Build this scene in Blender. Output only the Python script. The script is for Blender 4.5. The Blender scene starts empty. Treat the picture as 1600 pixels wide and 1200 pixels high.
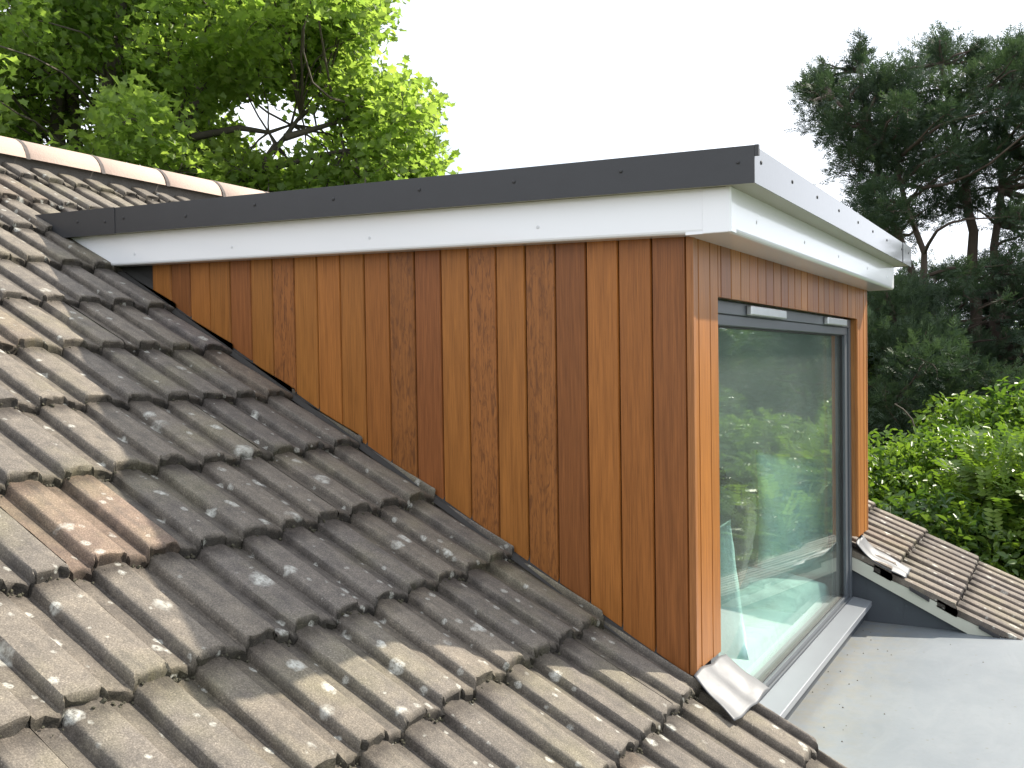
import bpy, bmesh, math, random
import numpy as np
from mathutils import Vector, Matrix
random.seed(7)
rng = np.random.default_rng(7)
sc = bpy.context.scene
col = sc.collection

# ------------------------------------------------------------------ camera
CAM = Vector((-2.925, -1.011, 0.976))
YAW, PITCH, ROLL, FOC = math.radians(60.51), math.radians(-1.362), math.radians(-0.804), 1.541709
def _basis():
    cy, sy = math.cos(YAW), math.sin(YAW)
    f = Vector((sy * math.cos(PITCH), cy * math.cos(PITCH), math.sin(PITCH)))
    r = Vector((cy, -sy, 0)); u = r.cross(f)
    return (r * math.cos(ROLL) + u * math.sin(ROLL), -r * math.sin(ROLL) + u * math.cos(ROLL), f)
CR, CU, CF = _basis()
cd = bpy.data.cameras.new('camera'); cam = bpy.data.objects.new('camera', cd); col.objects.link(cam)
cam.matrix_world = Matrix(((CR.x, CU.x, -CF.x, CAM.x), (CR.y, CU.y, -CF.y, CAM.y), (CR.z, CU.z, -CF.z, CAM.z), (0, 0, 0, 1)))
cd.sensor_width = 36.0; cd.lens = FOC * 1000 / 1600 * 36.0; cd.clip_start = 0.05; cd.clip_end = 2000
sc.camera = cam
def at(px, py, d):
    """point seen at photo pixel (px, py) at d metres along the view axis"""
    return CAM + (CF + CR * ((px - 800) / (FOC * 1000)) + CU * ((600 - py) / (FOC * 1000))) * d

# ------------------------------------------------------------------ light
sc.view_settings.view_transform = 'Standard'; sc.view_settings.look = 'None'
sc.view_settings.exposure = 0.80; sc.view_settings.gamma = 1.0
SUN = Vector((1.33, -0.726, 1.234)).normalized()
SUN_EL = math.asin(SUN.z); SUN_ROT = math.atan2(SUN.x, SUN.y)
w = bpy.data.worlds.new('World'); sc.world = w; w.use_nodes = True
nt = w.node_tree; nt.nodes.clear()
out = nt.nodes.new('ShaderNodeOutputWorld'); bg = nt.nodes.new('ShaderNodeBackground')
sky = nt.nodes.new('ShaderNodeTexSky'); sky.sky_type = 'NISHITA'; sky.sun_disc = False
sky.sun_elevation = SUN_EL; sky.sun_rotation = SUN_ROT; sky.air_density = 1.0; sky.dust_density = 2.0; sky.altitude = 50
tc = nt.nodes.new('ShaderNodeTexCoord'); mp = nt.nodes.new('ShaderNodeMapping'); mp.inputs['Scale'].default_value = (1, 1, 2.6)
nz = nt.nodes.new('ShaderNodeTexNoise'); nz.inputs['Scale'].default_value = 1.7; nz.inputs['Detail'].default_value = 7; nz.inputs['Roughness'].default_value = .55
rp = nt.nodes.new('ShaderNodeValToRGB'); rp.color_ramp.elements[0].position = .30; rp.color_ramp.elements[1].position = .48
rp.color_ramp.elements[0].color = (.38, .38, .38, 1)
mx = nt.nodes.new('ShaderNodeMix'); mx.data_type = 'RGBA'
mx.inputs['B'].default_value = (9.1, 9.6, 10.4, 1)          # thin bright cloud
bg.inputs['Strength'].default_value = 0.10
L = nt.links.new
L(tc.outputs['Generated'], mp.inputs['Vector']); L(mp.outputs['Vector'], nz.inputs['Vector']); L(nz.outputs['Fac'], rp.inputs['Fac'])
L(rp.outputs['Color'], mx.inputs['Factor']); L(sky.outputs['Color'], mx.inputs['A']); L(mx.outputs['Result'], bg.inputs['Color']); L(bg.outputs['Background'], out.inputs['Surface'])
sd = bpy.data.lights.new('sun', 'SUN'); sd.energy = 4.8; sd.angle = math.radians(.6); sd.color = (1, .92, .78)
so = bpy.data.objects.new('sun', sd); col.objects.link(so)
so.rotation_euler = SUN.to_track_quat('Z', 'Y').to_euler(); so.location = (8, -6, 10)

# ------------------------------------------------------------------ helpers
def tag(o, label=None, cat=None, group=None, kind=None):
    for k, v in (('label', label), ('category', cat), ('group', group), ('kind', kind)):
        if v: o[k] = v
    return o
def thing(name, loc, label, cat, group=None):
    o = bpy.data.objects.new(name, None); col.objects.link(o); o.location = loc; o.empty_display_size = .2
    return tag(o, label, cat, group)
def link(name, me, mat, parent=None, smooth=False):
    if mat is not None and not me.materials: me.materials.append(mat)
    if smooth:
        me.polygons.foreach_set('use_smooth', np.ones(len(me.polygons), bool))
        if smooth is not True: me.set_sharp_from_angle(angle=math.radians(smooth))
    o = bpy.data.objects.new(name, me); col.objects.link(o)
    if parent is not None:
        o.parent = parent
        base = Vector((0, 0, 0)); p = parent
        while p is not None: base += p.location; p = p.parent
        o.location = -base                       # meshes are written in world coordinates
    return o
def npmesh(name, verts, faces_flat, counts, colors=None, mats=None):
    """numpy mesh; colors = per-vertex RGBA"""
    me = bpy.data.meshes.new(name)
    verts = np.asarray(verts, np.float32); ff = np.asarray(faces_flat, np.int32); counts = np.asarray(counts, np.int32)
    me.vertices.add(len(verts)); me.vertices.foreach_set('co', verts.ravel())
    me.loops.add(len(ff)); me.loops.foreach_set('vertex_index', ff)
    me.polygons.add(len(counts)); st = np.concatenate([[0], np.cumsum(counts)[:-1]]).astype(np.int32)
    me.polygons.foreach_set('loop_start', st); me.polygons.foreach_set('loop_total', counts)
    if colors is not None:
        a = me.color_attributes.new('tint', 'FLOAT_COLOR', 'POINT'); a.data.foreach_set('color', np.asarray(colors, np.float32).ravel())
    me.update(calc_edges=True); me.validate()
    return me
class MB:
    """collects boxes, prisms, tubes; world coordinates"""
    def __init__(s): s.v = []; s.f = []; s.c = []; s.col = (1, 1, 1, 0)
    def add(s, vs, fs):
        n = len(s.v); s.v += [tuple(v) for v in vs]; s.c += [s.col] * len(vs); s.f += [tuple(i + n for i in f) for f in fs]
    def box(s, x0, x1, y0, y1, z0, z1):
        s.add([(x0,y0,z0),(x1,y0,z0),(x1,y1,z0),(x0,y1,z0),(x0,y0,z1),(x1,y0,z1),(x1,y1,z1),(x0,y1,z1)],
              [(0,3,2,1),(4,5,6,7),(0,1,5,4),(1,2,6,5),(2,3,7,6),(3,0,4,7)])
    def hexa(s, p):   # 8 points, bottom ring then top ring
        s.add(p, [(0,3,2,1),(4,5,6,7),(0,1,5,4),(1,2,6,5),(2,3,7,6),(3,0,4,7)])
    def prism(s, poly, axis, a, b):
        """poly: list of 2-D points in the other two axes"""
        def P(q, t):
            return {'x': (t, q[0], q[1]), 'y': (q[0], t, q[1]), 'z': (q[0], q[1], t)}[axis]
        n = len(poly)
        s.add([P(q, a) for q in poly] + [P(q, b) for q in poly],
              [tuple(range(n))[::-1], tuple(range(n, 2 * n))] + [(i, (i + 1) % n, n + (i + 1) % n, n + i) for i in range(n)])
    def tube(s, pts, rad, n=8, cap=True):
        pts = [Vector(p) for p in pts]; rings = []
        prev = None
        for i, p in enumerate(pts):
            d = (pts[min(i + 1, len(pts) - 1)] - pts[max(i - 1, 0)]).normalized()
            if prev is None: prev = d.orthogonal().normalized()
            a = (prev - d * prev.dot(d)).normalized(); b = d.cross(a); prev = a
            rings.append([p + (a * math.cos(2 * math.pi * k / n) + b * math.sin(2 * math.pi * k / n)) * rad[i] for k in range(n)])
        vs = [v for r_ in rings for v in r_]; fs = []
        for i in range(len(pts) - 1):
            for k in range(n):
                fs.append((i * n + k, i * n + (k + 1) % n, (i + 1) * n + (k + 1) % n, (i + 1) * n + k))
        if cap: fs += [tuple(range(n))[::-1], tuple((len(pts) - 1) * n + k for k in range(n))]
        s.add(vs, fs)
    def disc(s, c, nrm, r, h, n=10):
        c = Vector(c); nrm = Vector(nrm).normalized()
        s.tube([c - nrm * .004, c + nrm * h * .6, c + nrm * h], [r, r, r * .55], n)
    def mesh(s, name):
        me = bpy.data.meshes.new(name); me.from_pydata(s.v, [], s.f)
        a = me.color_attributes.new('tint', 'FLOAT_COLOR', 'POINT'); a.data.foreach_set('color', np.array(s.c, np.float32).ravel())
        bm = bmesh.new(); bm.from_mesh(me); bmesh.ops.recalc_face_normals(bm, faces=bm.faces); bm.to_mesh(me); bm.free()
        me.update(); return me
    def build(s, name, mat, parent=None, bevel=0, smooth=False):
        o = link(name, s.mesh(name), mat, parent, smooth)
        if bevel:
            m = o.modifiers.new('bevel', 'BEVEL'); m.width = bevel; m.segments = 2; m.limit_method = 'ANGLE'; m.angle_limit = math.radians(40)
        return o

# ------------------------------------------------------------------ materials
def new_mat(name):
    m = bpy.data.materials.new(name); m.use_nodes = True
    n = m.node_tree; b = n.nodes['Principled BSDF']
    return m, n, b
def nd(n, typ, **kw):
    x = n.nodes.new(typ)
    for k, v in kw.items():
        if k in x.inputs: x.inputs[k].default_value = v
        else: setattr(x, k, v)
    return x
def noise(n, vec, scale, detail=4, rough=.55, dist=0):
    x = nd(n, 'ShaderNodeTexNoise', Scale=scale, Detail=detail, Roughness=rough, Distortion=dist)
    if vec is not None: n.links.new(vec, x.inputs['Vector'])
    return x.outputs['Fac']
def ramp(n, fac, stops):
    x = nd(n, 'ShaderNodeValToRGB'); e = x.color_ramp.elements
    while len(e) < len(stops): e.new(.5)
    for i, (p, c) in enumerate(stops):
        e[i].position = p; e[i].color = (c, c, c, 1) if isinstance(c, (int, float)) else (*c, 1)
    n.links.new(fac, x.inputs['Fac']); return x.outputs['Color']
def mixc(n, fac, a, b, mode='MIX'):
    x = nd(n, 'ShaderNodeMix'); x.data_type = 'RGBA'; x.blend_type = mode
    for s_, v in (('Factor', fac), ('A', a), ('B', b)):
        if isinstance(v, (int, float)): x.inputs[s_].default_value = v if s_ == 'Factor' else (v, v, v, 1)
        elif isinstance(v, tuple): x.inputs[s_].default_value = (*v, 1)[:4]
        else: n.links.new(v, x.inputs[s_])
    return x.outputs['Result']
def math_(n, op, a, b=0.0):
    x = nd(n, 'ShaderNodeMath'); x.operation = op
    for i, v in enumerate((a, b)):
        if isinstance(v, (int, float)): x.inputs[i].default_value = v
        else: n.links.new(v, x.inputs[i])
    return x.outputs[0]
def bump(n, b, h, strength, dist):
    x = nd(n, 'ShaderNodeBump', Strength=strength, Distance=dist); n.links.new(h, x.inputs['Height']); n.links.new(x.outputs['Normal'], b.inputs['Normal'])
def objco(n): return nd(n, 'ShaderNodeTexCoord').outputs['Object']
def mapping(n, vec, scale):
    x = nd(n, 'ShaderNodeMapping'); x.inputs['Scale'].default_value = scale; n.links.new(vec, x.inputs['Vector']); return x.outputs['Vector']
def attr(n, name='tint'):
    return nd(n, 'ShaderNodeAttribute', attribute_name=name)
def simple(name, colr, rough=.5, metal=0, var=.12, vscale=6, bmp=0, bscale=60, spec=.5, coat=0):
    m, n, b = new_mat(name)
    o = objco(n); f = noise(n, o, vscale, 5)
    c = mixc(n, f, tuple(v * (1 - var) for v in colr), tuple(min(1, v * (1 + var)) for v in colr))
    n.links.new(c, b.inputs['Base Color']); b.inputs['Roughness'].default_value = rough; b.inputs['Metallic'].default_value = metal
    b.inputs['Specular IOR Level'].default_value = spec; b.inputs['Coat Weight'].default_value = coat; b.inputs['Coat Roughness'].default_value = .06
    if bmp: bump(n, b, noise(n, o, bscale, 4), bmp, .01)
    return m

def tile_material(name, lichen=1.0):
    m, n, b = new_mat(name); o = objco(n); A = attr(n)
    base = A.outputs['Color']
    big = noise(n, o, 3.0, 5, .6); mid = noise(n, o, 22, 6, .65); fine = noise(n, o, 260, 3, .7)
    c = mixc(n, ramp(n, mid, [(.3, .78), (.7, 1.18)]), (0, 0, 0), base, 'MIX')
    c = mixc(n, 1.0, base, ramp(n, mid, [(.28, (.72, .72, .74)), (.72, (1.22, 1.2, 1.16))]), 'MULTIPLY')
    c = mixc(n, math_(n, 'MULTIPLY', ramp(n, big, [(.50, 0.), (.72, 1.)]), .30), c, (.25, .23, .12))          # ochre-green algae film
    c = mixc(n, 1.0, c, ramp(n, fine, [(.26, .55), (.5, 1.), (.64, 1.4), (.74, 2.4)]), 'MULTIPLY')                          # sand grain
    dark = noise(n, mapping(n, o, (40, 7, 7)), 1.0, 4, .6)
    c = mixc(n, math_(n, 'MULTIPLY', ramp(n, dark, [(.5, 0.), (.75, 1.)]), .5), c, (.07, .065, .06))
    silt_shade = math_(n, 'MULTIPLY', A.outputs['Alpha'], ramp(n, mid, [(.25, 1.), (.75, .6)]))
    c = mixc(n, silt_shade, c, mixc(n, 1.0, c, (.34, .325, .32), 'MULTIPLY'))  # darkens the channels: silt plus painted riser shade
    # lichen discs, three sizes
    for sc_, thr, rad, amt in ((6.0, .44, .25, .92), (11.0, .44, .30, .9), (25.0, .58, .36, .7)):
        wv = nd(n, 'ShaderNodeTexNoise', Scale=sc_ * 2.5, Detail=3.0); n.links.new(o, wv.inputs['Vector'])
        vv = nd(n, 'ShaderNodeVectorMath'); vv.operation = 'MULTIPLY_ADD'
        n.links.new(wv.outputs['Color'], vv.inputs[0]); vv.inputs[1].default_value = (.22 / sc_ * 1.6,) * 3; n.links.new(o, vv.inputs[2])
        vo = nd(n, 'ShaderNodeTexVoronoi', Scale=sc_, Randomness=1.0); n.links.new(vv.outputs[0], vo.inputs['Vector'])
        sep = nd(n, 'ShaderNodeSeparateColor'); n.links.new(vo.outputs['Color'], sep.inputs[0])
        pres = math_(n, 'GREATER_THAN', sep.outputs[0], thr / max(lichen, .01) if lichen < 1 else thr)
        rr = math_(n, 'MULTIPLY', sep.outputs[1], rad)
        ins = ramp(n, math_(n, 'SUBTRACT', rr, vo.outputs['Distance']), [(0., 0.), (.05, .55), (.17, 1.)])
        brk = ramp(n, noise(n, o, sc_ * 9, 4, .7), [(.36, .12), (.6, 1.)])
        k = math_(n, 'MULTIPLY', math_(n, 'MULTIPLY', pres, ins), math_(n, 'MULTIPLY', brk, amt))
        c = mixc(n, k, c, (.56, .56, .51))
    n.links.new(c, b.inputs['Base Color']); b.inputs['Roughness'].default_value = .88; b.inputs['Specular IOR Level'].default_value = .3
    h = mixc(n, .5, fine, mid); bump(n, b, h, .55, .006)
    return m

def wood_material():
    m, n, b = new_mat('hardwood_boards'); o = objco(n); A = attr(n)
    base = A.outputs['Color']; fig = A.outputs['Alpha']
    g1 = noise(n, mapping(n, o, (70, 70, 3.0)), 1.0, 6, .6, .4)
    g2 = noise(n, mapping(n, o, (260, 260, 7.0)), 1.0, 4, .6)
    c = mixc(n, 1.0, base, ramp(n, g1, [(.25, (.74, .70, .66)), (.55, (1., 1., 1.)), (.8, (1.16, 1.15, 1.1))]), 'MULTIPLY')
    c = mixc(n, 1.0, c, ramp(n, g2, [(.3, .74), (.6, 1.08)]), 'MULTIPLY')
    fl = noise(n, mapping(n, o, (62, 62, 13)), 1.0, 5, .62, 1.6)
    k = math_(n, 'MULTIPLY', ramp(n, fl, [(.48, 0.), (.66, 1.)]), fig)
    c = mixc(n, math_(n, 'MULTIPLY', k, .75), c, (.105, .038, .014))
    n.links.new(c, b.inputs['Base Color']); b.inputs['Roughness'].default_value = .42; b.inputs['Specular IOR Level'].default_value = .35
    bump(n, b, g2, .18, .002)
    return m

def flat_roof_material():
    m, n, b = new_mat('grey_roof_membrane'); o = objco(n)
    f = noise(n, o, 1.6, 6, .6); g = noise(n, o, 14, 5, .6)
    c = mixc(n, ramp(n, f, [(.35, 0.), (.7, 1.)]), (.148, .17, .193), (.188, .21, .232))
    sep = nd(n, 'ShaderNodeSeparateXYZ'); n.links.new(o, sep.inputs[0])
    edge = nd(n, 'ShaderNodeMapRange'); n.links.new(sep.outputs[1], edge.inputs[0]); edge.inputs[1].default_value = -.42; edge.inputs[2].default_value = -.05
    k = math_(n, 'MULTIPLY', edge.outputs[0], ramp(n, g, [(.35, 0.), (.62, 1.)]))
    c = mixc(n, math_(n, 'MULTIPLY', k, .5), c, (.215, .19, .125))      # silt line dried along the sill
    st = noise(n, mapping(n, o, (1.2, 3.0, 1)), 2.2, 7, .68, 1.2)
    c = mixc(n, math_(n, 'MULTIPLY', ramp(n, st, [(.46, 0.), (.60, 1.), (.74, .3)]), .09), c, (.31, .32, .325))     # tide marks of dried puddles
    c = mixc(n, math_(n, 'MULTIPLY', ramp(n, noise(n, o, 38, 5, .7), [(.55, 0.), (.75, 1.)]), .3), c, (.13, .135, .13))
    v = nd(n, 'ShaderNodeTexVoronoi', Scale=13.0); n.links.new(o, v.inputs['Vector'])
    c = mixc(n, math_(n, 'MULTIPLY', ramp(n, v.outputs['Distance'], [(.05, 1.), (.1, 0.)]), .5), c, (.12, .11, .08))
    n.links.new(c, b.inputs['Base Color']); b.inputs['Roughness'].default_value = .55
    bump(n, b, noise(n, o, 5, 4), .15, .02)
    return m

def glass_material():
    m, n, b = new_mat('window_glass'); n.nodes.remove(b)
    tr = nd(n, 'ShaderNodeBsdfTransparent'); tr.inputs['Color'].default_value = (.955, .985, .975, 1)
    gl = nd(n, 'ShaderNodeBsdfGlossy', Roughness=.0); gl.inputs['Color'].default_value = (.93, 1, .97, 1)
    fr = nd(n, 'ShaderNodeFresnel', IOR=1.78)
    ob = objco(n); bp = nd(n, 'ShaderNodeBump', Strength=.008, Distance=.02); n.links.new(noise(n, ob, 2.2, 2), bp.inputs['Height'])
    n.links.new(bp.outputs['Normal'], gl.inputs['Normal'])
    mxs = nd(n, 'ShaderNodeMixShader'); geo = nd(n, 'ShaderNodeNewGeometry'); fac = math_(n, 'MULTIPLY', fr.outputs[0], math_(n, 'SUBTRACT', 1.0, geo.outputs['Backfacing']))
    n.links.new(fac, mxs.inputs[0]); n.links.new(tr.outputs[0], mxs.inputs[1]); n.links.new(gl.outputs[0], mxs.inputs[2])
    df = nd(n, 'ShaderNodeBsdfDiffuse'); df.inputs['Color'].default_value = (.72, .76, .74, 1)          # milky haze mixed into the glass, as a thin dust film
    dm = nd(n, 'ShaderNodeMixShader'); n.links.new(ramp(n, noise(n, ob, 3.0, 6, .65), [(.3, .014), (.7, .032)]), dm.inputs[0])
    n.links.new(mxs.outputs[0], dm.inputs[1]); n.links.new(df.outputs[0], dm.inputs[2])
    n.links.new(dm.outputs[0], n.nodes['Material Output'].inputs['Surface'])
    return m

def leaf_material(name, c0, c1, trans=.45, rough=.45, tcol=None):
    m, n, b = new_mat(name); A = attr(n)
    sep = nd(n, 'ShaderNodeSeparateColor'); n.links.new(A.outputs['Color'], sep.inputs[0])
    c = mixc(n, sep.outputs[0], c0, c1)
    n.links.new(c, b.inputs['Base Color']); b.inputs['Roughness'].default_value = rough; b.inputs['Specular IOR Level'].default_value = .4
    t = nd(n, 'ShaderNodeBsdfTranslucent')
    tc_ = mixc(n, 1.0, c, tcol or (1.5, 1.45, .6), 'MULTIPLY'); n.links.new(tc_, t.inputs['Color'])
    ms = nd(n, 'ShaderNodeMixShader', Fac=trans); n.links.new(b.outputs[0], ms.inputs[1]); n.links.new(t.outputs[0], ms.inputs[2])
    n.links.new(ms.outputs[0], n.nodes['Material Output'].inputs['Surface'])
    return m

def bark_material(name, c0, c1):
    m, n, b = new_mat(name); o = objco(n)
    f = noise(n, mapping(n, o, (9, 9, 2.5)), 1.0, 6, .65)
    n.links.new(mixc(n, f, c0, c1), b.inputs['Base Color']); b.inputs['Roughness'].default_value = .9
    bump(n, b, f, .6, .03); return m

def fabric_material(name, colr):
    m, n, b = new_mat(name); o = objco(n)
    f = noise(n, o, 5, 5); n.links.new(mixc(n, f, tuple(v * .9 for v in colr), tuple(min(1, v * 1.08) for v in colr)), b.inputs['Base Color'])
    b.inputs['Roughness'].default_value = .85; b.inputs['Sheen Weight'].default_value = .2
    bump(n, b, noise(n, o, 6, 5, .6, .8), .5, .04); return m

def lead_material():
    m, n, b = new_mat('bright_lead_sheet'); o = objco(n)
    f = noise(n, o, 9, 5, .6)
    n.links.new(mixc(n, f, (.075, .078, .086), (.125, .13, .142)), b.inputs['Base Color']); b.inputs['Metallic'].default_value = .3
    n.links.new(ramp(n, f, [(.3, .46), (.7, .62)]), b.inputs['Roughness'])
    bump(n, b, noise(n, o, 9, 3), .2, .012); return m

def grass_material():
    m, n, b = new_mat('garden_grass'); o = objco(n)
    c = mixc(n, noise(n, o, .6, 8, .7), (.035, .06, .015), (.085, .12, .03)); n.links.new(c, b.inputs['Base Color']); b.inputs['Roughness'].default_value = .9
    bump(n, b, noise(n, o, 12, 5), .8, .05); return m

def brick_material():
    m, n, b = new_mat('house_brick'); o = objco(n)
    x = nd(n, 'ShaderNodeTexBrick', Scale=4.4); x.inputs['Color1'].default_value = (.30, .13, .08, 1); x.inputs['Color2'].default_value = (.22, .095, .06, 1); x.inputs['Mortar'].default_value = (.38, .35, .30, 1)
    mpn = nd(n, 'ShaderNodeMapping'); mpn.inputs['Rotation'].default_value = (math.radians(90), 0, 0); n.links.new(o, mpn.inputs['Vector']); n.links.new(mpn.outputs[0], x.inputs['Vector'])
    n.links.new(x.outputs['Color'], b.inputs['Base Color']); b.inputs['Roughness'].default_value = .9; return m

M = dict(
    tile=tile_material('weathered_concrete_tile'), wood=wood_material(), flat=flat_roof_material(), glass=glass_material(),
    bedding=simple('grey_bedding_mortar', (.11, .10, .09), .95, 0, .25, 14, .6, 40), ridge=simple('salmon_ridge_clay', (.41, .305, .25), .75, 0, .12, 4, .3, 90), mortar=simple('ridge_joint_mortar', (.10, .085, .08), .9),
    white=simple('white_upvc', (.87, .88, .91), .25, 0, .03, 2, coat=.6), deck=simple('shade_toned_soffit', (.36, .36, .28), .5, 0, .05, 4), black=simple('dark_grey_coated_metal', (.034, .035, .039), .45, 0, .12, 9, .05, 30),  # deck: shade on the white soffit put into an olive grey colour
    frontcap=simple('dark_grey_coated_metal_front', (.05, .052, .056), .3, 0, .1, 5, .03, 30, coat=1.0),
    frame=simple('anthracite_aluminium', (.075, .085, .098), .38, 0, .08, 6), gasket=simple('black_gasket', (.015, .015, .016), .6),
    vent=simple('silver_vent', (.62, .64, .66), .3, .6, .08, 20), sill=simple('grey_sill_metal', (.24, .255, .28), .33, .25, .08, 5),
    lead=lead_material(), slate=simple('dark_lead_upstand', (.060, .070, .082), .6, 0, .25, 3, .3, 12), verge=simple('cream_verge_board', (.52, .52, .44), .5, 0, .08, 4),
    room=simple('room_plaster', (.74, .76, .74), .9), carpet=simple('room_carpet', (.20, .18, .15), .95),
    teal=fabric_material('pale_teal_cotton', (.55, .82, .77)), whitecloth=fabric_material('white_cotton', (.78, .82, .80)), brown=fabric_material('brown_weave', (.05, .04, .025)),
    brick=brick_material(), grass=grass_material(), screw=simple('black_screw', (.02, .02, .022), .4), nail=simple('white_nail_cap', (.66, .67, .70), .35),
    gutter=simple('black_secret_gutter', (.035, .033, .031), .85, 0, .3, 8), clip=simple('black_verge_clip', (.03, .03, .032), .5),
    moss=simple('dark_lap_moss', (.060, .055, .036), .95, 0, .5, 60), grit=simple('roof_grit', (.16, .14, .11), .9, 0, .5, 40),
    felt=simple('dormer_roof_membrane', (.10, .10, .11), .7, 0, .15, 5),
)

# ------------------------------------------------------------------ setting: ground
GZ = -3.3
gb = MB(); gb.add([(-300, -300, GZ), (300, -300, GZ), (300, 300, GZ), (-300, 300, GZ)], [(0, 1, 2, 3)])
tag(gb.build('lawn', M['grass']), 'mown garden lawn spreading out below the house', 'lawn', kind='structure')

# ------------------------------------------------------------------ house: tiles
S_L, TX, Z0 = 0.5531, -0.0175, -0.03           # left roof plane (crest of the rolls)
RP, GA, RX0, RY0 = 0.158, 0.3244, -1.759, 0.9585  # roll pitch, gauge (plan), origin
def z_left(x, y): return S_L * y + TX * x + Z0
S_R = 0.49
def z_right(x, y): return S_R * (y - .03) - .115 - .01 * (x - 2.75)
house = thing('house', (0, 4, GZ), 'brown concrete tiled house roof with salmon ridge, grey flat roof beside it', 'house')

PH = np.array([0.0, .018, .05, .075, .10, .16, .34, .50, .58, .61, .645, .665, .80, .90, .96])       # within a roll
PZ = np.array([-.0275, -.0255, -.006, -.0018, -.0004, .0004, .0014, .0004, -.0008, -.003, -.0115, -.0135, -.0175, -.0215, -.0255])
def roll_height(ph):
    return np.interp(ph % 1.0, np.append(PH, 1.0), np.append(PZ, -.0275))
TV = []; TF = []; TC = []; TN = [0]
def tile(px0, j, zfun, xclip, xoff, tint, seed, yrow, gauge, lap=.10):
    """one double-roll tile, px0 = index of its first roll, j = course (0 at yrow, counting up the slope)"""
    r_ = np.random.default_rng(seed)
    ph = np.concatenate([PH[10:] - 1, PH, PH[:10] + 1, [1.618, 1.622]])
    ph[0] = -.40
    xs = xoff + RP * (px0 + ph)
    xs = np.clip(xs, xclip[0], xclip[1])
    if xs.max() - xs.min() < .004: return
    prof = roll_height(ph)
    prof[-1] -= .009; prof[-2] -= .0006
    lo_ = np.where(xs <= xclip[0] + 1e-6)[0]; hi_ = np.where(xs >= xclip[1] - 1e-6)[0]
    if len(lo_) > 1: prof[lo_] = prof[lo_[-1] + 1] if lo_[-1] + 1 < len(prof) else prof[lo_]; prof[lo_[:-1]] -= .034
    if len(hi_) > 1: prof[hi_] = prof[hi_[0] - 1]; prof[hi_[1:]] -= .034
    dz = r_.normal(0, .0010); tip = r_.normal(0, .0014); sk = r_.normal(0, .0012); dy = r_.normal(0, .0018)
    n = len(ph); rows = []
    ts = [0.0, .012, .05, .2, .4, .6, .8, .95, 1.0 + lap / gauge * .55]
    jag = r_.normal(0, .0026, n) + np.interp(np.arange(n), np.linspace(0, n - 1, 7), r_.normal(0, .0014, 7))
    seam_step = np.where(ph < -.3, -.002, 0)
    for q, t in enumerate(ts):
        y = yrow + gauge * (j + t) + dy + (jag * (1.0 if q == 0 else .5) if q < 2 else 0)
        y = y + .013 * xs * (1 if zfun is z_left else 0)
        lift = .029 * (1 - t) - .007
        if q == 0: lift -= .0035
        z = zfun(xs, y) + prof + lift + dz + tip * (ph - 1) + sk * t + r_.normal(0, .0006, n) + seam_step
        xx = xs + .0155 * gauge * (j + t) * (1 if zfun is z_left else 0)
        xx = np.clip(xx, xclip[0], xclip[1])
        rows.append(np.stack([xx, np.broadcast_to(y, n), z], 1))
    top = rows[0]
    f1 = top.copy(); f1[:, 2] -= .010; f1[:, 1] += r_.normal(.000, .0045, n); f1[:, 2] += r_.normal(0, .0025, n)
    f2 = top.copy(); f2[:, 2] -= .027 + np.abs(r_.normal(0, .003, n)); f2[:, 1] += .004 + r_.normal(0, .003, n)
    f3 = f2.copy(); f3[:, 1] += .09; f3[:, 2] += .045
    rows = [f3, f2, f1] + rows
    V = np.concatenate(rows); b = TN[0]
    for a in range(len(rows) - 1):
        for k in range(n - 1):
            TF.append((b + a * n + k, b + a * n + k + 1, b + (a + 1) * n + k + 1, b + (a + 1) * n + k))
    TV.append(V)
    cc = np.ones((len(V), 4)); cc[:, :3] = tint
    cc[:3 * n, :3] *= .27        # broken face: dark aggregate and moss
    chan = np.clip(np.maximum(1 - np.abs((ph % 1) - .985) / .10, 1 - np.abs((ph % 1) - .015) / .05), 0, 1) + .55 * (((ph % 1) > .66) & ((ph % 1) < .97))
    cc[:, 3] = np.tile(np.clip(chan, 0, 1), len(V) // n)          # silt in the channels, with the risers' shade painted in
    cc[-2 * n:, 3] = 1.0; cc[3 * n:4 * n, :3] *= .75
    TC.append(cc); TN[0] += len(V)
PAL = [((.170, .149, .125), 6), ((.158, .140, .121), 5), ((.180, .157, .130), 4), ((.147, .131, .116), 3), ((.175, .144, .115), .6)]
def pick(r_):
    ws = np.array([p[1] for p in PAL]); c = np.array(PAL[r_.choice(len(PAL), p=ws / ws.sum())][0]); return c * r_.normal(1, .05)
reddish = {(0, 1): (.20, .148, .115), (2, -1): (.20, .15, .122), (3, -1): (.185, .15, .125), (3, 9): (.16, .14, .13), (1, -1): (.18, .145, .118)}
def flush(name):
    global TV, TF, TC
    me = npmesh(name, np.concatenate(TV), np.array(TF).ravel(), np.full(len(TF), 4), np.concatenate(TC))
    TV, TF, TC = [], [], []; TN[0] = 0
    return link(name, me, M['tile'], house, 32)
# left slope
for j in range(-8, 9):
    for m_ in range(-22, 16):
        k0 = 2 * m_ + 0                                # seams on the right of odd rolls
        x0 = RX0 + RP * k0 + .0155 * GA * j
        y0 = RY0 + GA * j
        xmax = -.008 if y0 > -.16 else .155
        if y0 > 2.55: xmax = 4.3
        r_ = np.random.default_rng(1000 + j * 97 + m_)
        if x0 > xmax or x0 < -5.6: continue
        xc = (-9, xmax)
        tint = pick(r_)
        if (j, k0 - 1) in reddish: tint = np.array(reddish[(j, k0 - 1)])
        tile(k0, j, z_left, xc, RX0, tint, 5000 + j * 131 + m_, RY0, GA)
flush('tiled_slope')
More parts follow.
